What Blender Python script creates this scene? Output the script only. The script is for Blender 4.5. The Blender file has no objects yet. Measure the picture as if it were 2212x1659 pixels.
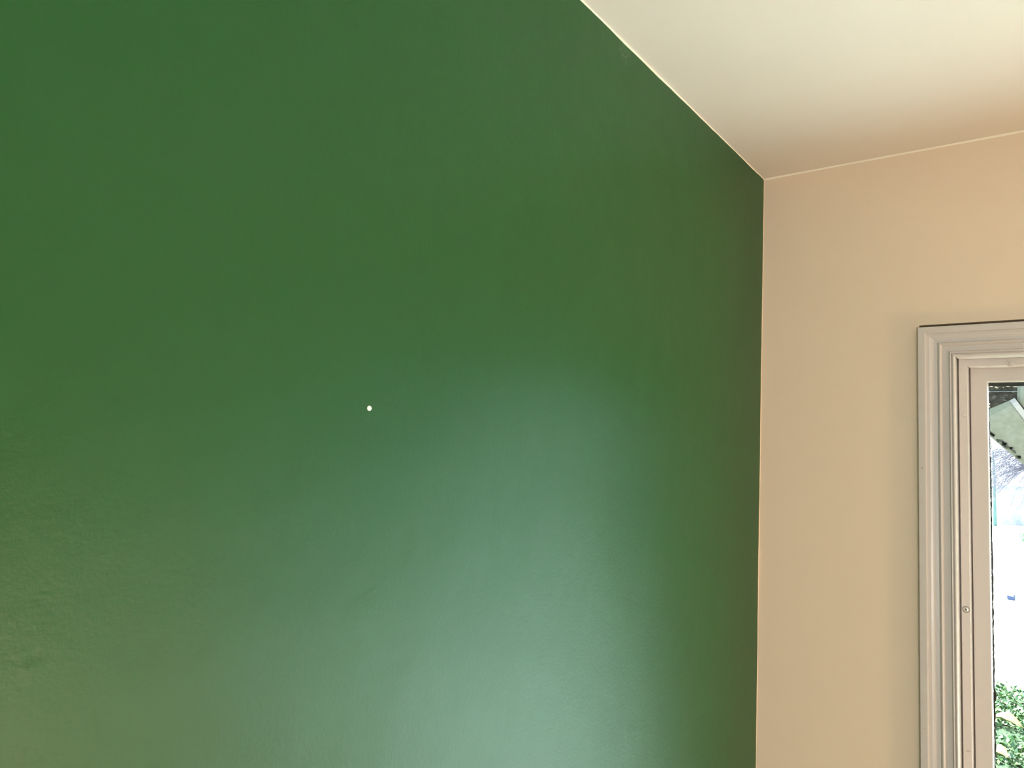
import bpy, bmesh, math, random
from mathutils import Vector, Matrix, noise as mnoise

random.seed(7)
SC = bpy.context.scene
COL = SC.collection

# ------------------------------------------------------------------ camera
cam_d = bpy.data.cameras.new('camera')
cam_d.sensor_width = 36.0
cam_d.lens = 1592.78 / 2212.0 * 36.0
cam_d.clip_start = 0.02
cam_d.clip_end = 300
cam = bpy.data.objects.new('camera', cam_d)
COL.objects.link(cam)
_r = ((0.7982491653, 0.0209941289, 0.6019613913),
      (0.6005597756, -0.1042495641, -0.7927546811),
      (0.0461110188, 0.9943295605, -0.0958253569))
cam.matrix_world = Matrix(((*_r[0], 0.6672), (*_r[1], 0.0), (*_r[2], 1.65), (0, 0, 0, 1)))
SC.camera = cam

# ------------------------------------------------------------------ sky, sun, fill lights, exposure
wd = bpy.data.worlds.new('sky')
SC.world = wd
wd.use_nodes = True
bg = wd.node_tree.nodes['Background']
bg.inputs['Color'].default_value = (0.74, 0.91, 1.0, 1)
bg.inputs['Strength'].default_value = 5.5

sun_d = bpy.data.lights.new('sun', 'SUN')
sun_d.energy = 42.0
sun_d.angle = 0.0093
sun_d.color = (1.0, 0.99, 0.92)
sun = bpy.data.objects.new('sun', sun_d)
COL.objects.link(sun)
_el, _az = math.radians(46), math.radians(140)
_to = Vector((math.sin(_az) * math.cos(_el), math.cos(_az) * math.cos(_el), -math.sin(_el)))
sun.rotation_euler = _to.to_track_quat('-Z', 'Y').to_euler()

def fill_light(name, loc, energy, color, radius):
    d = bpy.data.lights.new(name, 'POINT')
    d.energy = energy; d.color = color; d.shadow_soft_size = radius
    o = bpy.data.objects.new(name, d)
    o.location = loc
    COL.objects.link(o)
    return o

# added fill lights without fixtures, behind and beside the camera
fill_light('back_fill', (1.7, -2.3, 0.80), 136, (1.0, 0.95, 0.88), 0.14)  # added to brighten the tan wall from the back of the room
fill_light('low_warm_fill', (3.4, 1.1, 0.24), 115, (1.0, 0.80, 0.55), 0.16)  # added for the warm glow low on the left of the green wall

def portal(loc, rot, sx, sy):
    d = bpy.data.lights.new('daylight_portal', 'AREA')
    d.shape = 'RECTANGLE'; d.size = sx; d.size_y = sy
    d.cycles.is_portal = True
    o = bpy.data.objects.new('daylight_portal', d)
    o.location = loc; o.rotation_euler = rot
    COL.objects.link(o)

portal((1.565, 2.12, 1.02), (math.radians(-90), 0, 0), 2.10, 1.70)
portal((1.9, -3.08, 1.35), (math.radians(90), 0, 0), 1.6, 1.5)

SC.view_settings.view_transform = 'Standard'
SC.view_settings.look = 'None'
SC.view_settings.gamma = 1.0
SC.view_settings.use_curve_mapping = False
SC.view_settings.exposure = 0.0

# ------------------------------------------------------------------ helpers
def link(name, mesh, parent=None):
    o = bpy.data.objects.new(name, mesh)
    COL.objects.link(o)
    if parent is not None:
        o.parent = parent
    return o

def obj(name, bm, mat, parent=None, smooth=False):
    me = bpy.data.meshes.new(name)
    bmesh.ops.recalc_face_normals(bm, faces=bm.faces[:])
    if smooth:
        for f in bm.faces: f.smooth = True
    bm.to_mesh(me); bm.free()
    if mat: me.materials.append(mat)
    return link(name, me, parent)

def raw(name, verts, faces, mat, parent=None, smooth=False):
    me = bpy.data.meshes.new(name)
    me.from_pydata(verts, [], faces)
    me.update()
    if smooth:
        for p in me.polygons: p.use_smooth = True
    if mat: me.materials.append(mat)
    return link(name, me, parent)

def empty(name, loc=(0, 0, 0), parent=None):
    o = bpy.data.objects.new(name, None)
    o.location = loc
    o.empty_display_size = 0.1
    COL.objects.link(o)
    if parent is not None: o.parent = parent
    return o

def tag(o, label, cat, group=None):
    o['label'] = label; o['category'] = cat
    if group: o['group'] = group
    return o

def struct(o):
    o['kind'] = 'structure'
    return o

def box(bm, lo, hi):
    x0, y0, z0 = lo; x1, y1, z1 = hi
    v = [bm.verts.new(p) for p in ((x0, y0, z0), (x1, y0, z0), (x1, y1, z0), (x0, y1, z0),
                                   (x0, y0, z1), (x1, y0, z1), (x1, y1, z1), (x0, y1, z1))]
    for f in ((0, 3, 2, 1), (4, 5, 6, 7), (0, 1, 5, 4), (1, 2, 6, 5), (2, 3, 7, 6), (3, 0, 4, 7)):
        bm.faces.new([v[i] for i in f])

def boxes(name, lst, mat, parent=None):
    bm = bmesh.new()
    for lo, hi in lst: box(bm, lo, hi)
    return obj(name, bm, mat, parent)

def tube(verts, faces, pts, radii, n=5):
    """append a tapering tube to vert/face lists"""
    base = len(verts)
    m = len(pts)
    for i, p in enumerate(pts):
        p = Vector(p)
        d = Vector(pts[min(i + 1, m - 1)]) - Vector(pts[max(i - 1, 0)])
        if d.length < 1e-9: d = Vector((0, 0, 1))
        d.normalize()
        a = d.orthogonal().normalized(); b = d.cross(a)
        for k in range(n):
            t = 2 * math.pi * k / n
            verts.append(tuple(p + (a * math.cos(t) + b * math.sin(t)) * radii[i]))
    for i in range(m - 1):
        for k in range(n):
            k2 = (k + 1) % n
            faces.append((base + i * n + k, base + i * n + k2, base + (i + 1) * n + k2, base + (i + 1) * n + k))
    faces.append(tuple(base + k for k in range(n))[::-1])
    faces.append(tuple(base + (m - 1) * n + k for k in range(n)))

# ------------------------------------------------------------------ materials
class NT:
    def __init__(self, name):
        self.m = bpy.data.materials.new(name); self.m.use_nodes = True
        self.t = self.m.node_tree; self.n = self.t.nodes
        self.b = self.n['Principled BSDF']
        self._co = None
    def node(self, typ, **kw):
        x = self.n.new(typ)
        for k, v in kw.items(): setattr(x, k, v)
        return x
    def co(self):
        if self._co is None: self._co = self.node('ShaderNodeTexCoord').outputs['Object']
        return self._co
    def lk(self, a, b): self.t.links.new(a, b)
    def noise(self, scale, detail=3, rough=0.5, vec=None, sx=None):
        x = self.node('ShaderNodeTexNoise')
        x.inputs['Scale'].default_value = scale
        x.inputs['Detail'].default_value = detail
        x.inputs['Roughness'].default_value = rough
        src = vec or self.co()
        if sx:
            mp = self.node('ShaderNodeMapping'); mp.inputs['Scale'].default_value = sx
            self.lk(src, mp.inputs['Vector']); src = mp.outputs['Vector']
        self.lk(src, x.inputs['Vector'])
        return x.outputs['Fac']
    def math(self, op, a, b=None, clamp=False):
        x = self.node('ShaderNodeMath', operation=op); x.use_clamp = clamp
        for i, v in enumerate((a, b)):
            if v is None: continue
            if isinstance(v, (int, float)): x.inputs[i].default_value = v
            else: self.lk(v, x.inputs[i])
        return x.outputs[0]
    def ramp(self, fac, a, b):
        x = self.node('ShaderNodeMapRange'); x.interpolation_type = 'SMOOTHSTEP'
        x.inputs['From Min'].default_value = a; x.inputs['From Max'].default_value = b
        self.lk(fac, x.inputs['Value'])
        return x.outputs['Result']
    def dist(self, c):
        x = self.node('ShaderNodeVectorMath', operation='DISTANCE')
        self.lk(self.co(), x.inputs[0]); x.inputs[1].default_value = c
        return x.outputs['Value']
    def mix(self, fac, a, b):
        x = self.node('ShaderNodeMix', data_type='RGBA')
        if isinstance(fac, (int, float)): x.inputs[0].default_value = fac
        else: self.lk(fac, x.inputs[0])
        for i, v in ((6, a), (7, b)):
            if isinstance(v, tuple): x.inputs[i].default_value = (*v, 1)
            else: self.lk(v, x.inputs[i])
        return x.outputs[2]
    def bump(self, h, strength, dist, prev=None):
        x = self.node('ShaderNodeBump')
        x.inputs['Strength'].default_value = strength; x.inputs['Distance'].default_value = dist
        self.lk(h, x.inputs['Height'])
        if prev: self.lk(prev, x.inputs['Normal'])
        return x.outputs['Normal']
    def done(self, color=None, rough=None, spec=None, normal=None):
        for k, v in (('Base Color', color), ('Roughness', rough), ('Specular IOR Level', spec)):
            if v is None: continue
            if isinstance(v, tuple): self.b.inputs[k].default_value = (*v, 1)
            elif isinstance(v, (int, float)): self.b.inputs[k].default_value = v
            else: self.lk(v, self.b.inputs[k])
        if normal: self.lk(normal, self.b.inputs['Normal'])
        return self.m

def srgb(h):
    out = []
    for i in (0, 2, 4):
        c = int(h[i:i + 2], 16) / 255
        out.append(c / 12.92 if c <= 0.04045 else ((c + 0.055) / 1.055) ** 2.4)
    return tuple(out)

# green satin wall paint with roller stipple, a faint filled ridge, a small dent
t = NT('green_paint')
h1 = t.noise(190, 2, 0.6)
h2 = t.noise(34, 2, 0.5)
h3 = t.noise(5, 2, 0.5)
nrm = t.bump(h3, 0.25, 0.010)
nrm = t.bump(h2, 0.10, 0.004, nrm)
nrm = t.bump(h1, 0.28, 0.0012, nrm)
dent = t.ramp(t.dist((0, 0.2614, 1.4619)), 0.013, 0.0)
dent2 = t.ramp(t.dist((0, 0.2614, 1.4700)), 0.009, 0.0)
dent3 = t.ramp(t.dist((0, 0.680, 1.503)), 0.018, 0.0)
nrm = t.bump(t.math('ADD', t.math('SUBTRACT', dent, dent2), t.math('MULTIPLY', dent3, 0.6)), 0.14, 0.002, nrm)
col = t.mix(t.noise(3, 3, 0.5), (0.002, 0.063, 0.008), (0.003, 0.068, 0.010))
sm = t.math('MULTIPLY', t.ramp(t.dist((0, 1.1883, 2.430)), 0.032, 0.005), t.ramp(t.noise(120, 4, 0.7), 0.42, 0.7))
col = t.mix(t.math('MULTIPLY', sm, 0.30), col, (0.30, 0.30, 0.22))
M_green = t.done(col, 0.42, 0.47, nrm)

def paint(name, c, rough, spec=0.5, bs=0.06, c2=None):
    t = NT(name)
    n = t.bump(t.noise(200, 2, 0.6), bs, 0.0012, t.bump(t.noise(9, 2, 0.5), 0.12, 0.006))
    cc = t.mix(t.noise(2.5, 3), c, c2 or tuple(v * 0.97 for v in c))
    return t.done(cc, rough, spec, n)

M_tan = paint('tan_paint', (0.77, 0.61, 0.455), 0.55)
M_ceil = paint('ceiling_paint', (0.72, 0.65, 0.60), 0.65, 0.3)
M_cream = paint('cream_caulk', (0.86, 0.78, 0.66), 0.5)

# glossy old trim paint, brushed, slightly lumpy
t = NT('trim_paint')
n = t.bump(t.noise(14, 2, 0.5, sx=(1, 1, 0.12)), 0.12, 0.003)
n = t.bump(t.noise(260, 2, 0.6, sx=(1, 1, 0.06)), 0.14, 0.0010, n)
n = t.bump(t.noise(90, 2, 0.6), 0.10, 0.0010, n)
speck = t.ramp(t.noise(70, 1, 0.5), 0.80, 0.84)
cc = t.mix(t.noise(6, 3), (0.575, 0.515, 0.48), (0.605, 0.545, 0.505))
cc = t.mix(t.math('MULTIPLY', speck, 0.6), cc, (0.25, 0.2, 0.15))
M_trim = t.done(cc, 0.26, 0.5, n)

t = NT('screw_metal')
t.b.inputs['Metallic'].default_value = 0.6
M_screw = t.done((0.55, 0.51, 0.45), 0.35, 0.5, t.bump(t.noise(400), 0.1, 0.0005))

t = NT('grimy_ring')
M_ring = t.done((0.30, 0.265, 0.23), 0.6, 0.3, t.bump(t.noise(300), 0.2, 0.001))
t = NT('screw_slot_grime')
M_slot = t.done((0.07, 0.06, 0.05), 0.7, 0.3, t.bump(t.noise(300), 0.2, 0.001))

t = NT('old_putty')
M_putty = t.done(t.mix(t.noise(90, 3), (0.012, 0.012, 0.011), (0.05, 0.048, 0.04)), 0.7, 0.3, t.bump(t.noise(150), 0.6, 0.002))
M_flake = NT('flaking_paint').done((0.86, 0.83, 0.76), 0.5)
M_white = NT('white_plastic').done((0.92, 0.91, 0.88), 0.4)

t = NT('window_glass')
t.n.remove(t.b)
out = t.n['Material Output']
gl = t.node('ShaderNodeBsdfGlossy'); gl.inputs['Roughness'].default_value = 0.0
tr = t.node('ShaderNodeBsdfTransparent'); tr.inputs['Color'].default_value = (0.97, 0.99, 0.98, 1)
fr = t.node('ShaderNodeFresnel')
bf = t.node('ShaderNodeNewGeometry').outputs['Backfacing']
t.lk(t.math('ADD', t.math('MULTIPLY', bf, 1 / 1.45 - 1.45), 1.45), fr.inputs['IOR'])
mx = t.node('ShaderNodeMixShader')
t.lk(fr.outputs[0], mx.inputs[0]); t.lk(tr.outputs[0], mx.inputs[1]); t.lk(gl.outputs[0], mx.inputs[2])
t.lk(mx.outputs[0], out.inputs['Surface'])
M_glass = t.m

t = NT('floor_oak')
g = t.noise(6, 5, 0.6, sx=(1, 9, 1))
M_oak = t.done(t.mix(g, (0.33, 0.23, 0.13), (0.43, 0.31, 0.18)), 0.35, 0.5, t.bump(g, 0.2, 0.002))
M_plain = paint('room_paint', (0.28, 0.285, 0.28), 0.6)

t = NT('weathered_board')
a = t.noise(55, 5, 0.7)
cc = t.mix(t.ramp(t.noise(40, 3, 0.6), 0.35, 0.7), (0.010, 0.0095, 0.008), (0.034, 0.033, 0.029))
cc = t.mix(t.ramp(t.noise(90, 4, 0.6, sx=(0.6, 1, 1.4)), 0.56, 0.68), cc, (0.10, 0.112, 0.106))
M_weathered = t.done(cc, 0.85, 0.2, t.bump(a, 0.6, 0.004))

t = NT('sage_metal')
st = t.noise(9, 5, 0.65, sx=(3.2, 1, 5.0))
cc = t.mix(t.ramp(st, 0.38, 0.72), (0.085, 0.105, 0.088), (0.115, 0.135, 0.128))
M_sage = t.done(cc, 0.5, 0.4, t.bump(st, 0.1, 0.002))
t = NT('grime')
M_stain = t.done(t.mix(t.noise(60, 4), (0.025, 0.03, 0.026), (0.05, 0.057, 0.05)), 0.8, 0.2)
M_seam = NT('pale_metal_seam').done((0.17, 0.185, 0.205), 0.4)

t = NT('lawn_green')
a = t.noise(28, 4, 0.65)
M_lawn = t.done(t.mix(t.ramp(a, 0.35, 0.65), (0.022, 0.05, 0.032), (0.05, 0.11, 0.04)), 0.8, 0.2, t.bump(a, 0.8, 0.03))

def leafmat(name, cs, rough=0.5, tr=0.0):
    t = NT(name)
    gi = t.node('ShaderNodeNewGeometry').outputs['Random Per Island']
    r = t.node('ShaderNodeValToRGB')
    el = r.color_ramp.elements
    while len(el) < len(cs): el.new(0.5)
    for i, c in enumerate(cs):
        el[i].position = i / (len(cs) - 1); el[i].color = (*c, 1)
    t.lk(gi, r.inputs['Fac'])
    return t.done(r.outputs['Color'], rough, 0.3)

M_cover = leafmat('ground_cover_leaf', [(0.018, 0.06, 0.026), (0.036, 0.13, 0.032), (0.075, 0.15, 0.026), (0.052, 0.13, 0.075), (0.115, 0.17, 0.055)])
M_shrub = leafmat('shrub_leaf', [(0.10, 0.28, 0.12), (0.24, 0.42, 0.22), (0.40, 0.52, 0.36)])
t = NT('yellow_leaf')
M_yleaf = t.done(t.mix(t.noise(14, 3), (0.17, 0.115, 0.040), (0.24, 0.185, 0.075)), 0.5, 0.3)
t = NT('pale_concrete')
M_drive = t.done(t.mix(t.noise(1.5, 4), (0.52, 0.66, 0.67), (0.57, 0.71, 0.72)), 0.8, 0.2)
t = NT('pale_render')
M_render = t.done(t.mix(t.ramp(t.noise(3, 5, 0.7), 0.4, 0.6), (0.22, 0.21, 0.265), (0.36, 0.36, 0.40)), 0.85, 0.2)
t = NT('bark')
M_bark = t.done(t.mix(t.noise(12, 3), (0.10, 0.085, 0.115), (0.17, 0.15, 0.18)), 0.85, 0.2)
t = NT('mossy_bark')
M_moss = t.done(t.mix(t.noise(5, 4, 0.6), (0.06, 0.11, 0.10), (0.10, 0.15, 0.145)), 0.85, 0.2, t.bump(t.noise(20), 0.5, 0.02))
M_blue = NT('blue_plastic').done((0.008, 0.018, 0.085), 0.4)
M_roof = NT('outer_wall_render').done((0.45, 0.43, 0.40), 0.85)

# ------------------------------------------------------------------ room shell
RX, YB, YF, HC = 3.9, -3.0, 2.0, 2.45
OX0, OX1, OZ0, OZ1 = 0.455, 2.675, 0.118, 1.930      # rough opening in the tan wall

struct(boxes('wall_left', [((-0.15, YB - 0.15, 0), (0, YF + 0.15, HC))], M_green))
CX0, CX1, CZ1 = 0.3815, 2.7485, 2.0088        # slot shaped into the wall to give the shadow line above the casing
struct(boxes('wall_front', [((0, YF, 0), (CX0, YF + 0.15, HC)), ((CX1, YF, 0), (RX + 0.15, YF + 0.15, HC)),
                            ((CX0, YF, 0), (OX0, YF + 0.15, OZ1)), ((OX1, YF, 0), (CX1, YF + 0.15, OZ1)),
                            ((CX0, YF, CZ1), (CX1, YF + 0.03, HC)), ((CX0, YF + 0.03, OZ1), (CX1, YF + 0.15, HC)),
                            ((OX0, YF, 0), (OX1, YF + 0.15, OZ0))], M_tan))
struct(boxes('wall_right', [((RX, YB - 0.15, 0), (RX + 0.15, YF, HC))], M_plain))
BX0, BX1, BZ0, BZ1 = 1.1, 2.7, 0.6, 2.1
struct(boxes('wall_back', [((0, YB - 0.15, 0), (BX0, YB, HC)), ((BX1, YB - 0.15, 0), (RX, YB, HC)),
                           ((BX0, YB - 0.15, BZ1), (BX1, YB, HC)), ((BX0, YB - 0.15, 0), (BX1, YB, BZ0))], M_plain))
struct(boxes('floor', [((-0.15, YB - 0.15, -0.12), (RX + 0.15, YF + 0.15, 0))], M_oak))
struct(boxes('ceiling', [((-0.15, YB - 0.15, HC), (RX + 0.15, YF + 0.15, HC + 0.12))], M_ceil))
# roof slab with its overhang outside the window, foundation under the floor
struct(boxes('roof', [((-1.2, YB - 0.5, HC + 0.12), (RX + 1.2, 2.17, HC + 0.24)), ((-0.6, 2.78, HC + 0.12), (0.78, 3.2, HC + 0.24)), ((-0.55, 2.17, HC + 0.14), (-0.47, 2.78, HC + 0.22)), ((0.66, 2.17, HC + 0.14), (0.74, 2.78, HC + 0.22))], M_roof))
struct(boxes('foundation', [((-0.15, YB - 0.15, -0.45), (RX + 0.15, YF + 0.15, -0.12))], M_roof))

# cream bead where the green paint was cut in under the ceiling: uneven lower edge
def bead(name, n, fn, mat):
    V, F = [], []
    for i in range(n + 1):
        V += fn(i / n)
    for i in range(n):
        a = i * 3
        for k in range(3):
            F.append((a + k, a + (k + 1) % 3, a + 3 + (k + 1) % 3, a + 3 + k))
    return struct(raw(name, V, F, mat))

def wob(s, a, b, seed):
    return a + b * (mnoise.noise(Vector((s * 3.1, seed, 0))) * 0.7 + mnoise.noise(Vector((s * 14, seed, 5))) * 0.35 + mnoise.noise(Vector((s * 60, seed, 9))) * 0.14)

def f_top(s):
    y = YB + 0.002 + (YF - YB - 0.004) * s
    d = max(0.0008, wob(y, 0.0035, 0.0040, 1.3))
    return [(0.0001, y, HC), (0.0014, y, HC), (0.0002, y, HC - d)]
bead('trim_1', 400, f_top, M_cream)
def f_cor(s):
    z = 0.002 + (HC - 0.004) * s
    d = max(0.0006, wob(z, 0.0030, 0.0034, 4.7))
    return [(0.0001, YF, z), (0.0012, YF - 0.0004, z), (0.0002, YF - d, z)]
bead('trim_2', 300, f_cor, M_tan)
def f_tan(s):
    x = 0.002 + (RX - 0.004) * s
    d = wob(x, 0.0035, 0.0012, 8.1)
    return [(x, YF, HC), (x, YF - d, HC), (x, YF, HC - d)]
bead('trim_3', 120, f_tan, M_cream)

# ------------------------------------------------------------------ the window
win = struct(empty('window_1', (1.565, 2.03, 0.125)))
bpy.context.view_layer.update()
WINV = win.matrix_world.inverted()

def wobj(o):
    o.matrix_parent_inverse = WINV
    return o

def frame_piece(name, side, prof, mat=M_trim):
    """one mitred length of a moulding. prof = [(u, y)], u runs inward from the outer edge.
    side pieces: L, R, T, B; rectangle X0..X1 x Z0..Z1 at u = 0; head widths carry a factor."""
    X0, X1, Z0, Z1 = 0.3805, 2.7495, 0.045, 2.0005
    kz = 0.9375
    V, F = [], []
    for (u, y) in prof:
        if side == 'L': a, b = (X0 + u, y, Z0 + u * kz), (X0 + u, y, Z1 - u * kz)
        if side == 'R': a, b = (X1 - u, y, Z0 + u * kz), (X1 - u, y, Z1 - u * kz)
        if side == 'T': a, b = (X0 + u, y, Z1 - u * kz), (X1 - u, y, Z1 - u * kz)
        if side == 'B': a, b = (X0 + u, y, Z0 + u * kz), (X1 - u, y, Z0 + u * kz)
        V += [a, b]
    n = len(prof)
    for i in range(n):
        j = (i + 1) % n
        F.append((2 * i, 2 * i + 1, 2 * j + 1, 2 * j))
    F.append(tuple(2 * i for i in range(n)))
    F.append(tuple(2 * i + 1 for i in range(n))[::-1])
    bm = bmesh.new()
    vs = [bm.verts.new(v) for v in V]
    for f in F: bm.faces.new([vs[i] for i in f])
    bmesh.ops.recalc_face_normals(bm, faces=bm.faces[:])
    return wobj(obj(name, bm, mat, win))

def arc(u0, u1, y0, y1, bulge, n=6):
    """rounded bead between two profile points, standing proud (towards -y) by bulge"""
    out = []
    for i in range(n + 1):
        s = i / n
        out.append((u0 + (u1 - u0) * s, y0 + (y1 - y0) * s - bulge * math.sin(math.pi * s)))
    return out

CAS = [(0.0, 2.0), (0.0, 1.9815), (0.0012, 1.980), (0.0150, 1.9796), (0.0168, 1.9806), (0.0174, 1.9845)]
CAS += [(0.0240, 1.9846), (0.0285, 1.9858), (0.0330, 1.9878), (0.0400, 1.9886)]
CAS += arc(0.0406, 0.0500, 1.9880, 1.9872, 0.0046)
CAS += [(0.0506, 1.9884), (0.0634, 1.9880)]
CAS_SIDE = CAS + arc(0.0640, 0.0695, 1.9868, 1.9848, 0.0035) + arc(0.0700, 0.0760, 1.9838, 1.9835, 0.0020, 4) + [(0.0765, 1.9855), (0.0765, 2.0)]
CAS += arc(0.0640, 0.0715, 1.9868, 1.9848, 0.0035)
CAS += arc(0.0720, 0.0800, 1.9835, 1.9832, 0.0020, 4)
CAS += [(0.0805, 1.9850), (0.0805, 2.0)]
# inner jamb lining carries the opening back to the stop
for nm, sd in (('head_casing', 'T'), ('side_casing', 'L'), ('side_casing', 'R'), ('apron_casing', 'B')):
    frame_piece(nm, sd, CAS if sd in 'TB' else CAS_SIDE)
JAMB = [(0.0795, 1.9865), (0.0812, 1.9865), (0.0812, 2.149), (0.0795, 2.149)]
for nm, sd in (('head_jamb', 'T'), ('side_jamb', 'L'), ('side_jamb', 'R'), ('bottom_jamb', 'B')):
    frame_piece(nm, sd, JAMB if sd in 'TB' else [(u - 0.0045, y) for u, y in JAMB])
STOP = [(0.0812, 2.0225), (0.0816, 2.022), (0.0985, 2.022), (0.0995, 2.0228), (0.0998, 2.0242), (0.0998, 2.064), (0.0812, 2.064)]
# the side stops and stiles keep a narrow open joint beside them
STOP_SIDE = [(0.0766, 2.037), (0.0800, 2.037), (0.0800, 2.0226), (0.0805, 2.022), (0.0966, 2.022), (0.0972, 2.0226), (0.0974, 2.0240), (0.0974, 2.058), (0.0766, 2.058)]
stops = {}
for sd in 'TLRB':
    stops[sd] = frame_piece('stop', sd, STOP if sd in 'TB' else STOP_SIDE)
SASH = [(0.0812, 2.0645), (0.0998, 2.0645), (0.0998, 2.0622), (0.1003, 2.062), (0.1325, 2.062), (0.1332, 2.0623), (0.1355, 2.0705), (0.1355, 2.0735), (0.1290, 2.0735), (0.1290, 2.100), (0.0812, 2.100)]
SASH_SIDE = [(0.0770, 2.076), (0.0998, 2.076), (0.0998, 2.0628), (0.1003, 2.062), (0.1325, 2.062), (0.1332, 2.0623), (0.1355, 2.0705), (0.1355, 2.0735), (0.1290, 2.0735), (0.1290, 2.100), (0.0770, 2.100)]
for nm, sd in (('sash_rail', 'T'), ('sash_stile', 'L'), ('sash_stile', 'R'), ('sash_rail', 'B')):
    frame_piece(nm, sd, SASH if sd in 'TB' else SASH_SIDE)
pane = wobj(boxes('pane', [((0.510, 2.0738, 0.168), (2.620, 2.0768, 1.877))], M_glass, win))
pane['label'] = 'clear glass pane'

# ragged black glazing line along the left edge of the glass, and along its top
rp = random.Random(3)
V, F = [], []
n = 210
for i in range(n + 1):
    z = 1.868 - (1.868 - 0.20) * i / n
    s = (1.868 - z)
    w = 0.0022 + 0.0016 * min(1, s / 0.35) + rp.uniform(-0.0007, 0.0008) + 0.0009 * mnoise.noise(Vector((z * 40, 0, 0)))
    if 1.140 < z < 1.168: w += 0.0028
    if z < 1.02: w -= 0.0010
    if z > 1.70: w = max(0.0006, w - 0.0006)
    w = max(0.0004, w)
    V += [(0.508, 2.0770, z), (0.5150 + w, 2.0770, z), (0.5150 + w, 2.0790, z), (0.508, 2.0790, z)]
for i in range(n):
    a = 4 * i
    for k in range(4):
        F.append((a + k, a + (k + 1) % 4, a + 4 + (k + 1) % 4, a + 4 + k))
b0 = len(V)
n2 = 140
for i in range(n2 + 1):
    x = 0.510 + (2.61 - 0.510) * i / n2
    w = 0.0016 + rp.uniform(-0.0006, 0.0009)
    V += [(x, 2.0770, 1.874), (x, 2.0770, 1.8665 - w), (x, 2.0790, 1.8665 - w), (x, 2.0790, 1.874)]
for i in range(n2):
    a = b0 + 4 * i
    for k in range(4):
        F.append((a + k, a + (k + 1) % 4, a + 4 + (k + 1) % 4, a + 4 + k))
tube(V, F, [(0.5175, 2.078, 1.716), (0.5195, 2.078, 1.722), (0.5215, 2.0785, 1.730)], [0.0009, 0.0008, 0.0004], 5)
pt = wobj(raw('glazing_putty', V, F, M_putty, win)); pt['label'] = 'ragged black putty line at the glass edge'
# flakes of old paint sticking to the glass edge
V, F = [], []
def flake(x, z, w, h, y=2.0766):
    m = 7; b = len(V)
    for k in range(m):
        a = 2 * math.pi * k / m
        q = rp.uniform(0.65, 1.1)
        V.append((x + w * q * math.cos(a), y - 0.0032 - 0.0010, z + h * q * math.sin(a)))
    for k in range(m):
        V.append((V[b + k][0], y - 0.0030, V[b + k][2]))
    F.append(tuple(range(b, b + m)))
    for k in range(m):
        F.append((b + k, b + m + k, b + m + (k + 1) % m, b + (k + 1) % m))
for x, z, w, h in ((0.5215, 1.8645, 0.0040, 0.0015), (0.5305, 1.8630, 0.0026, 0.0022), (0.5330, 1.8612, 0.0030, 0.0010),
                   (0.5545, 1.8640, 0.0052, 0.0010), (0.5690, 1.8630, 0.0052, 0.0011), (0.5455, 1.8618, 0.0016, 0.0005),
                   (0.5165, 1.8520, 0.0012, 0.0016), (0.5172, 1.8230, 0.0014, 0.0030), (0.5170, 1.8160, 0.0016, 0.0018)):
    flake(x, z, w, h)
for i in range(70):
    z = rp.uniform(0.75, 1.86)
    flake(0.5158 + rp.uniform(0, 0.0006), z, 0.0005, rp.uniform(0.0012, 0.005))
fk = wobj(raw('paint_flakes', V, F, M_flake, win)); fk['kind'] = 'stuff'; fk['label'] = 'flakes of off-white paint on the glass edge'

# screws through the stops: dished paint ring, countersunk cross-slot head
def screw(x, z, parent, bare):
    bm = bmesh.new()
    yf = 2.022
    if bare:
        prof = [(0.0078, 0.0001), (0.0076, -0.0003), (0.0056, -0.0002), (0.0054, -0.0004), (0.0048, -0.0010), (0.0024, -0.0014)]
    else:
        prof = [(0.0080, 0.0001), (0.0074, -0.0007), (0.0066, -0.0008), (0.0058, -0.0001), (0.0052, -0.0002), (0.0050, -0.0006), (0.0030, -0.0009)]
    rings = []
    for r, d in prof:
        rings.append([bm.verts.new((x + r * math.cos(2 * math.pi * k / 24), yf + d, z + r * math.sin(2 * math.pi * k / 24))) for k in range(24)])
    for a, b in zip(rings, rings[1:]):
        for k in range(24):
            bm.faces.new((a[k], a[(k + 1) % 24], b[(k + 1) % 24], b[k]))
    bm.faces.new(rings[-1])
    if bare:
        o = obj('screw', bm, M_ring, parent)
        o.data.materials.append(M_screw)
        for p in o.data.polygons:
            q = [o.data.vertices[i].co for i in p.vertices]
            if max(math.hypot(c.x - x, c.z - z) for c in q) < 0.00545: p.material_index = 1
    else:
        o = obj('screw', bm, M_trim, parent, smooth=True)
    return o

def cross_slot(x, z, y, r, w, mat, parent):
    b = bmesh.new()
    for an in (0.5, 0.5 + math.pi / 2):
        c, s = math.cos(an), math.sin(an)
        q = [(-r, -w), (r, -w), (r, w), (-r, w)]
        vs = [b.verts.new((x + c * u - s * v, y, z + s * u + c * v)) for u, v in q]
        vb = [b.verts.new((p.co.x, y + 0.0004, p.co.z)) for p in vs]
        b.faces.new(vs)
        for k in range(4): b.faces.new((vs[k], vs[(k + 1) % 4], vb[(k + 1) % 4], vb[k]))
    return b

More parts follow.
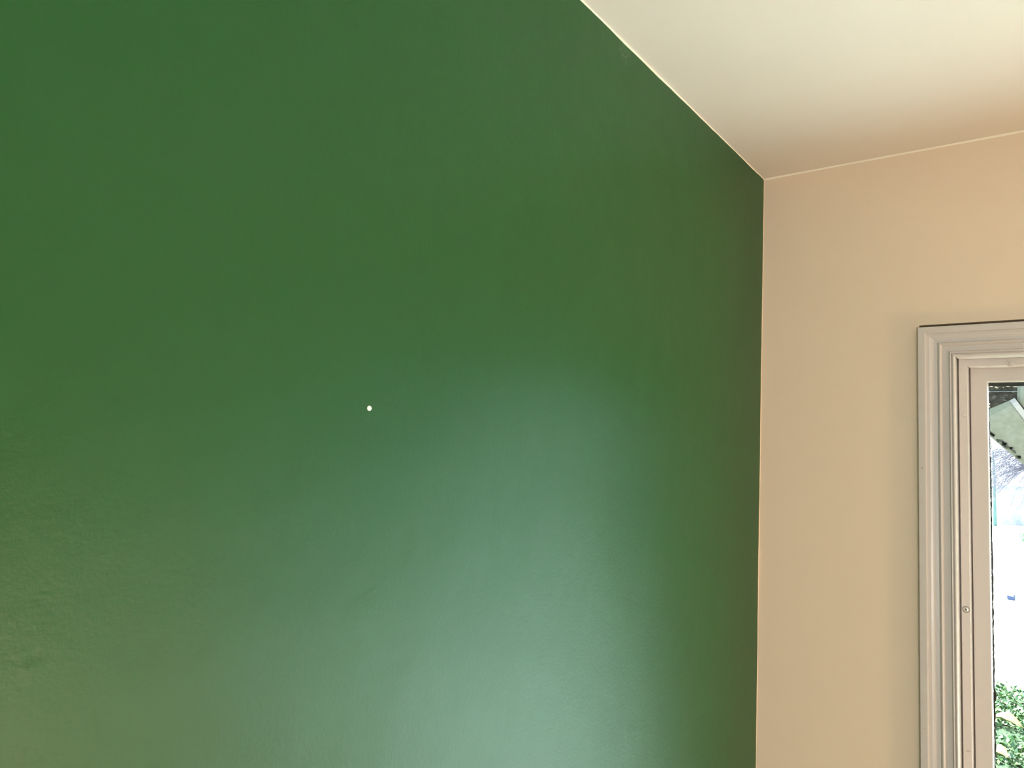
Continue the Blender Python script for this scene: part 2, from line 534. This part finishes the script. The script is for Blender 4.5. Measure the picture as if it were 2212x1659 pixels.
for sd, x, z, bare in (('T', 0.563, 1.9117, False), ('L', 0.4693, 1.7944, False), ('L', 0.4693, 1.3456, True)):
    s = screw(x, z, stops[sd], bare)
    s['label'] = 'bare cross-slot screw head' if bare else 'screw head painted over'
    b = cross_slot(x, z, 2.022 - (0.0015 if bare else 0.0011), 0.0030 if bare else 0.0016, 0.0006 if bare else 0.0004, None, None)
    # the slot belongs to the screw mesh
    me = bpy.data.meshes.new('slot'); b.to_mesh(me); b.free()
    bm = bmesh.new(); bm.from_mesh(s.data)
    n0 = len(bm.faces)
    bm.from_mesh(me)
    bm.faces.ensure_lookup_table()
    slot_i = len(s.data.materials)
    for f in bm.faces[n0:]: f.material_index = slot_i
    bm.to_mesh(s.data); bm.free()
    s.data.materials.append(M_slot if bare else M_trim)

# sill board outside the glass, so that the frame stands on something
wobj(boxes('sill', [((0.43, 2.10, 0.102), (2.70, 2.21, 0.125))], M_trim, win))

# window behind the camera
w2 = struct(empty('window_2', (1.9, -3.0, 0.6)))
bpy.context.view_layer.update()
for nm, lo, hi in (('side_casing', (BX0 - 0.08, YB, BZ0), (BX0, YB + 0.02, BZ1)), ('side_casing', (BX1, YB, BZ0), (BX1 + 0.08, YB + 0.02, BZ1)),
                   ('head_casing', (BX0 - 0.08, YB, BZ1), (BX1 + 0.08, YB + 0.02, BZ1 + 0.08)), ('sill', (BX0 - 0.08, YB, BZ0 - 0.04), (BX1 + 0.08, YB + 0.05, BZ0)),
                   ('mullion', (1.87, YB - 0.09, BZ0), (1.93, YB - 0.04, BZ1))):
    o = boxes(nm, [(lo, hi)], M_trim, w2); o.matrix_parent_inverse = w2.matrix_world.inverted()

# ------------------------------------------------------------------ the white plug in the green wall
bm = bmesh.new()
rings = []
for r, d in ((0.0034, -0.0004), (0.0034, 0.0006), (0.0029, 0.0011), (0.0015, 0.0013)):
    rings.append([bm.verts.new((d, 0.599 + r * math.cos(2 * math.pi * k / 20), 1.6977 + 0.0030 / 0.0034 * r * math.sin(2 * math.pi * k / 20))) for k in range(20)])
for a, b in zip(rings, rings[1:]):
    for k in range(20): bm.faces.new((a[k], a[(k + 1) % 20], b[(k + 1) % 20], b[k]))
bm.faces.new(rings[-1]); bm.faces.new(rings[0])
tag(obj('wall_plug', bm, M_white), 'tiny round white plug set in the green wall', 'wall plug')

# ------------------------------------------------------------------ outside
GZ = -0.4
EDGE = ((-12.0, 18.32), (0.0327, 8.817), (0.28, 8.622), (0.62, 8.35), (0.74, 8.0), (0.78, 7.0), (0.78, 2.15))
def slab(name, pts, z, th, mat):
    n = len(pts)
    V = [(x, y, z) for x, y in pts] + [(x, y, z - th) for x, y in pts]
    F = [tuple(range(n)), tuple(range(2 * n - 1, n - 1, -1))] + [(i, i + n, (i + 1) % n + n, (i + 1) % n) for i in range(n)]
    return struct(raw(name, V, F, mat))
slab('lawn', [(-12.0, 2.15)] + list(EDGE)[::-1], GZ, 0.2, M_lawn)
slab('driveway', list(EDGE) + [(40.0, 2.15), (40.0, 80.0), (-40.0, 80.0), (-40.0, 18.32)], GZ - 0.012, 0.2, M_drive)
def edge_y(x): return 8.817 - 0.79 * (x - 0.0327)

# low ground cover on the lawn
rg = random.Random(11)
V, F = [], []
def leaf(p, L, W, az, tilt, roll=0.0):
    d = Vector((math.cos(az) * math.cos(tilt), math.sin(az) * math.cos(tilt), math.sin(tilt)))
    s = Vector((-math.sin(az), math.cos(az), 0)) * math.cos(roll) + Vector((0, 0, 1)) * math.sin(roll)
    p = Vector(p); b = len(V)
    V.extend([tuple(p), tuple(p + d * L * 0.5 + s * W * 0.5), tuple(p + d * L), tuple(p + d * L * 0.5 - s * W * 0.5)])
    F.append((b, b + 1, b + 2, b + 3))
cnt = 0
while cnt < 62000:
    x = rg.uniform(-1.8, 0.74); y = rg.uniform(2.7, 9.6)
    if y > edge_y(x) - 0.02 or (x > 0.5 and y > 7.8): continue
    if any(math.hypot(x - lx, y - ly) < 0.22 for lx, ly in ((0.215, 7.32), (0.205, 6.42))) and rg.random() < 0.97: continue
    h = 0.5 + 0.5 * mnoise.noise(Vector((x * 2.6, y * 1.4, 0)))
    if rg.random() > 0.35 + h: continue
    leaf((x, y, GZ + rg.uniform(0.0, 0.03 + 0.10 * h)), rg.uniform(0.03, 0.06), rg.uniform(0.018, 0.036), rg.uniform(0, 6.28), rg.uniform(-0.5, 1.1), rg.uniform(-0.5, 0.5))
    cnt += 1
gc = raw('ground_cover', V, F, M_cover)
gc['kind'] = 'stuff'; tag(gc, 'low green ground cover growing over the lawn outside', 'plants')

# two fallen leaves
def fallen_leaf(cx, cy, cz, L, W, az, curl, label):
    V, F = [], []
    n, m = 14, 6
    c, s = math.cos(az), math.sin(az)
    for i in range(n + 1):
        u = i / n
        w = W * (math.sin(math.pi * min(1, u * 1.02)) ** 0.8) * (1 + 0.10 * math.sin(u * 19)) * 0.5 * (1.15 - 0.45 * u) + 0.002
        for k in range(m + 1):
            v = (k / m - 0.5) * 2
            lx = (u - 0.5) * L; ly = v * w
            z = curl * (abs(v) ** 2) * math.sin(math.pi * u) + 0.035 * math.sin(u * 2.6)
            V.append((c * lx - s * ly, s * lx + c * ly, z))
    for i in range(n):
        for k in range(m):
            a = i * (m + 1) + k
            F.append((a, a + 1, a + m + 2, a + m + 1))
    o = empty('fallen_leaf', (cx, cy, cz))
    bl = raw('blade', V, F, M_yleaf, o, True)
    md = bl.modifiers.new('thick', 'SOLIDIFY'); md.thickness = 0.002
    V2, F2 = [], []
    tube(V2, F2, [(c * L * t, s * L * t, 0.035 * math.sin((t + 0.5) * 2.6) + 0.004) for t in (-0.72, -0.6, -0.4, -0.1, 0.2, 0.42)], [0.003, 0.003, 0.003, 0.0025, 0.002, 0.001], 5)
    raw('stalk', V2, F2, M_yleaf, o)
    return tag(o, label, 'leaf', 'fallen yellow leaves on the lawn')
fallen_leaf(0.215, 7.32, GZ + 0.10, 0.21, 0.22, 3.05, 0.03, 'pale yellow fallen leaf on the lawn, the one farther from the window')
fallen_leaf(0.205, 6.42, GZ + 0.10, 0.17, 0.20, -0.35, 0.03, 'pale yellow fallen leaf on the lawn, the one nearer the window')

# small blue scrap on the driveway
V, F = [], []
prof = [(-0.055, 0.0), (0.055, 0.0), (0.055, 0.09), (0.035, 0.09), (0.030, 0.055), (-0.055, 0.068), (-0.065, 0.060)]
for y in (-0.03, 0.03):
    for x, z in prof: V.append((x, y, z))
k = len(prof)
F.append(tuple(range(k))); F.append(tuple(range(2 * k - 1, k - 1, -1)))
for i in range(k): F.append((i, (i + 1) % k, k + (i + 1) % k, k + i))
o = raw('plastic_scrap', V, F, M_blue); o.location = (-0.18, 15.45, GZ - 0.01)
tag(o, 'small blue plastic scrap lying on the bright driveway outside', 'scrap')

# dark weathered eave board under the roof overhang
ev = empty('eave_board', (0.6, 3.15, 1.90))
bpy.context.view_layer.update()
evi = ev.matrix_world.inverted()
rb = random.Random(5)
for i, (z0, z1, dy) in enumerate(((1.80, 1.955, 0.0), (1.957, 2.11, -0.006), (2.112, 2.26, 0.0), (2.262, HC + 0.12, -0.004))):
    bm = bmesh.new(); box(bm, (-0.6, 3.13 + dy, z0), (0.76, 3.155 + dy, z1))
    o = obj('board', bm, M_weathered, ev); o.matrix_parent_inverse = evi
tag(ev, 'dark weathered board wall hanging under the eave outside the window', 'eave')

# sage metal downspout with its flared elbow
ds = empty('downspout_elbow', (0.57, 3.02, 1.70))
bpy.context.view_layer.update()
dsi = ds.matrix_world.inverted()
def loft(name, secs, mat):
    """secs: list of ((xa,za),(xb,zb), yfront, depth)"""
    V, F = [], []
    N = 10
    for (a, b, y, d) in secs:
        A = Vector((a[0], 0, a[1])); B = Vector((b[0], 0, b[1]))
        ring = []
        for k in range(N):
            s = k / (N - 1)
            P = A.lerp(B, s)
            yy = y + d * 0.22 * (abs(2 * s - 1) ** 4)
            ring.append((P.x, yy, P.z))
        for k in range(N):
            s = 1 - k / (N - 1)
            P = A.lerp(B, s)
            ring.append((P.x, y + d - d * 0.22 * (abs(2 * s - 1) ** 4), P.z))
        V += ring
    R_ = 2 * N
    for i in range(len(secs) - 1):
        for k in range(R_):
            k2 = (k + 1) % R_
            F.append((i * R_ + k, i * R_ + k2, (i + 1) * R_ + k2, (i + 1) * R_ + k))
    F.append(tuple(range(R_))[::-1])
    F.append(tuple((len(secs) - 1) * R_ + k for k in range(R_)))
    o = raw(name, V, F, mat, ds)
    o.matrix_parent_inverse = dsi
    return o
loft('pipe', [((0.5290, 2.60), (0.6120, 2.60), 3.01, 0.07), ((0.5300, 2.01), (0.6128, 2.01), 3.01, 0.07),
              ((0.5285, 1.925), (0.6100, 1.872), 3.006, 0.07), ((0.5290, 1.915), (0.598, 1.815), 3.004, 0.07)], M_sage)
loft('flared_outlet', [((0.5190, 1.9200), (0.5860, 1.8110), 2.995, 0.085), ((0.497, 1.9075), (0.584, 1.770), 2.992, 0.09),
                       ((0.4496, 1.8836), (0.575, 1.715), 2.985, 0.10), ((0.3980, 1.8390), (0.5800, 1.6620), 2.975, 0.115)], M_sage)
o = loft('seam_band', [((0.5215, 1.9215), (0.5880, 1.8130), 2.992, 0.088), ((0.5075, 1.9120), (0.5770, 1.7980), 2.990, 0.092)], M_seam)
o['label'] = 'pale band over the seam'
# grime along the lower rim
V, F = [], []
for i in range(26):
    s = rg.uniform(0.25, 0.72)
    base = Vector((0.3980, 0, 1.8390)).lerp(Vector((0.58, 0, 1.662)), s)
    up = Vector((0.55, 0, 0.83))
    q = base + up * rg.uniform(0.004, 0.014)
    L = rg.uniform(0.004, 0.016)
    b = len(V)
    d = Vector((0.73, 0, -0.68))
    pts = [q - d * L * 0.6, q - d * L * 0.2 - up * 0.003, q + d * L * 0.6, q + d * L * 0.3 + up * rg.uniform(0.003, 0.009), q - d * L * 0.3 + up * rg.uniform(0.003, 0.006)]
    for p in pts: V.append((p.x, 2.9735, p.z))
    for p in pts: V.append((p.x, 2.990, p.z))
    F.append(tuple(range(b, b + 5)))
    for k in range(5): F.append((b + k, b + 5 + k, b + 5 + (k + 1) % 5, b + (k + 1) % 5))
o = raw('grime', V, F, M_stain, ds); o.matrix_parent_inverse = dsi; o['kind'] = 'stuff'
tag(ds, 'sage grey sheet metal downspout with flared outlet outside the window top', 'downspout')

# trees
def weeping_tree(loc, label, seed, crown_z, nb, reach, trunk_r):
    r = random.Random(seed)
    t = empty('weeping_tree', loc)
    V, F = [], []
    tube(V, F, [(0, 0, -0.05), (0.05, 0.02, 0.6), (-0.03, 0, 1.4), (0, 0, crown_z)], [trunk_r * 1.3, trunk_r, trunk_r * 0.9, trunk_r * 0.7], 8)
    raw('trunk', V, F, M_bark, t, True)
    V, F = [], []
    for i in range(nb):
        az = r.uniform(0, 2 * math.pi)
        L = reach * r.uniform(0.65, 1.15)
        up = r.uniform(-0.1, 1.0)
        droop = r.uniform(0.15, 0.75)
        pts, rad = [], []
        m = 10
        z0 = crown_z - r.uniform(0, 0.35)
        for k in range(m + 1):
            s = k / m
            rr = L * s
            z = z0 + up * L * s - (droop + up * 0.7) * L * s * s
            j = 0.03 * s
            pts.append((math.cos(az) * rr + r.uniform(-j, j), math.sin(az) * rr + r.uniform(-j, j), z + r.uniform(-j, j)))
            rad.append(0.022 * (1 - s) + 0.007)
        tube(V, F, pts, rad, 4)
        for q in range(5):
            k = r.randint(3, m - 1)
            p = Vector(pts[k]); a2 = az + r.uniform(-0.9, 0.9); l2 = r.uniform(0.25, 0.7)
            tw = [tuple(p + Vector((math.cos(a2) * l2 * e, math.sin(a2) * l2 * e, (0.15 * e - 0.45 * e * e) * l2))) for e in (0, 0.35, 0.7, 1.0)]
            tube(V, F, tw, [0.009, 0.008, 0.007, 0.005], 4)
    o = raw('twigs', V, F, M_bark, t); o['kind'] = 'stuff'
    return tag(t, label, 'tree')
weeping_tree((0.04, 32.4, GZ), 'bare weeping tree with thin lilac brown twigs beyond the driveway', 21, 2.75, 190, 2.5, 0.10)

t_ = empty('slim_tree', (-1.944, 38.0, GZ))
V, F = [], []
tube(V, F, [(0, 0, -0.05), (0.0, 0, 0.6), (-0.01, 0, 1.2), (0.01, 0, 2.0), (-0.04, 0, 3.2)], [0.075, 0.062, 0.058, 0.05, 0.03], 8)
raw('trunk', V, F, M_moss, t_, True)
r = random.Random(4)
V, F = [], []
for i in range(26):
    z = r.uniform(1.2, 3.1); az = r.uniform(0, 6.28); L = r.uniform(0.5, 1.3)
    tube(V, F, [(0, 0, z), (math.cos(az) * L * .5, math.sin(az) * L * .5, z + .3 * L), (math.cos(az) * L, math.sin(az) * L, z + .45 * L)], [0.018, 0.012, 0.006], 4)
o = raw('twigs', V, F, M_bark, t_); o['kind'] = 'stuff'
tag(t_, 'slim tree with a straight pale green mossy trunk beyond the driveway', 'tree')

struct(boxes('garden_wall', [((-1.99, 39.9, GZ - 0.05), (9, 40.15, 1.25)), ((-2.03, 39.86, 1.25), (9.04, 40.19, 1.31))], M_render))

V, F = [], []
for i in range(1400):
    a = r.uniform(0, 6.28); e = math.acos(r.uniform(0, 1)); q = 0.38 * r.random() ** 0.4
    leaf((math.cos(a) * math.sin(e) * q, math.sin(a) * math.sin(e) * q, 0.05 + math.cos(e) * q * 1.5), 0.07, 0.045, r.uniform(0, 6.28), r.uniform(-0.4, 1.2), r.uniform(-0.6, 0.6))
sh = empty('shrub', (-0.36, 28.6, GZ))
o = raw('foliage', V, F, M_shrub, sh); o['kind'] = 'stuff'
V, F = [], []
for i in range(7):
    a = i * 0.9
    tube(V, F, [(0, 0, -0.05), (0.06 * math.cos(a), 0.06 * math.sin(a), 0.2), (0.2 * math.cos(a), 0.2 * math.sin(a), 0.45)], [0.012, 0.01, 0.006], 5)
raw('stems', V, F, M_bark, sh)
tag(sh, 'small light green shrub at the far side of the driveway', 'shrub')

# unseen foliage screen added to limit the sheen on the green wall
HP = [Vector((4.4, 2.6, GZ)), Vector((5.1, 6.0, GZ)), Vector((8.2, 12.0, GZ)), Vector((12.5, 22.0, GZ))]
V, F = [], []
for i in range(9000):
    k = r.choice((0, 0, 1, 1, 2)); s_ = r.random()
    p = HP[k].lerp(HP[k + 1], s_)
    d = (HP[k + 1] - HP[k]).normalized(); nrm_ = Vector((-d.y, d.x, 0))
    z = 2.7 * r.random() ** 0.8
    p = p + nrm_ * (0.12 + r.uniform(-0.1, 0.15) - 0.15 * z / 2.7)
    leaf((p.x, p.y, GZ + z), 0.22, 0.15, r.uniform(0, 6.28), r.uniform(-0.6, 1.0), r.uniform(-0.7, 0.7))
hg = struct(empty('added_hedge', (5.1, 6.0, GZ)))
hm = Matrix.Translation((-5.1, -6.0, -GZ))
o = raw('foliage', V, F, M_cover, hg); o.matrix_parent_inverse = hm; o['kind'] = 'stuff'
V, F = [], []
for i, p in enumerate(HP):
    V += [(p.x, p.y, GZ - 0.1), (p.x + 0.8, p.y - 0.4, GZ - 0.1), (p.x + 0.8, p.y - 0.4, GZ + 2.5), (p.x, p.y, GZ + 2.5)]
for i in range(3):
    for k in range(4):
        F.append((4 * i + k, 4 * i + (k + 1) % 4, 4 * i + 4 + (k + 1) % 4, 4 * i + 4 + k))
F += [(3, 2, 1, 0), (12, 13, 14, 15)]
o = raw('added_hedge_core', V, F, M_lawn, hg); o.matrix_parent_inverse = hm
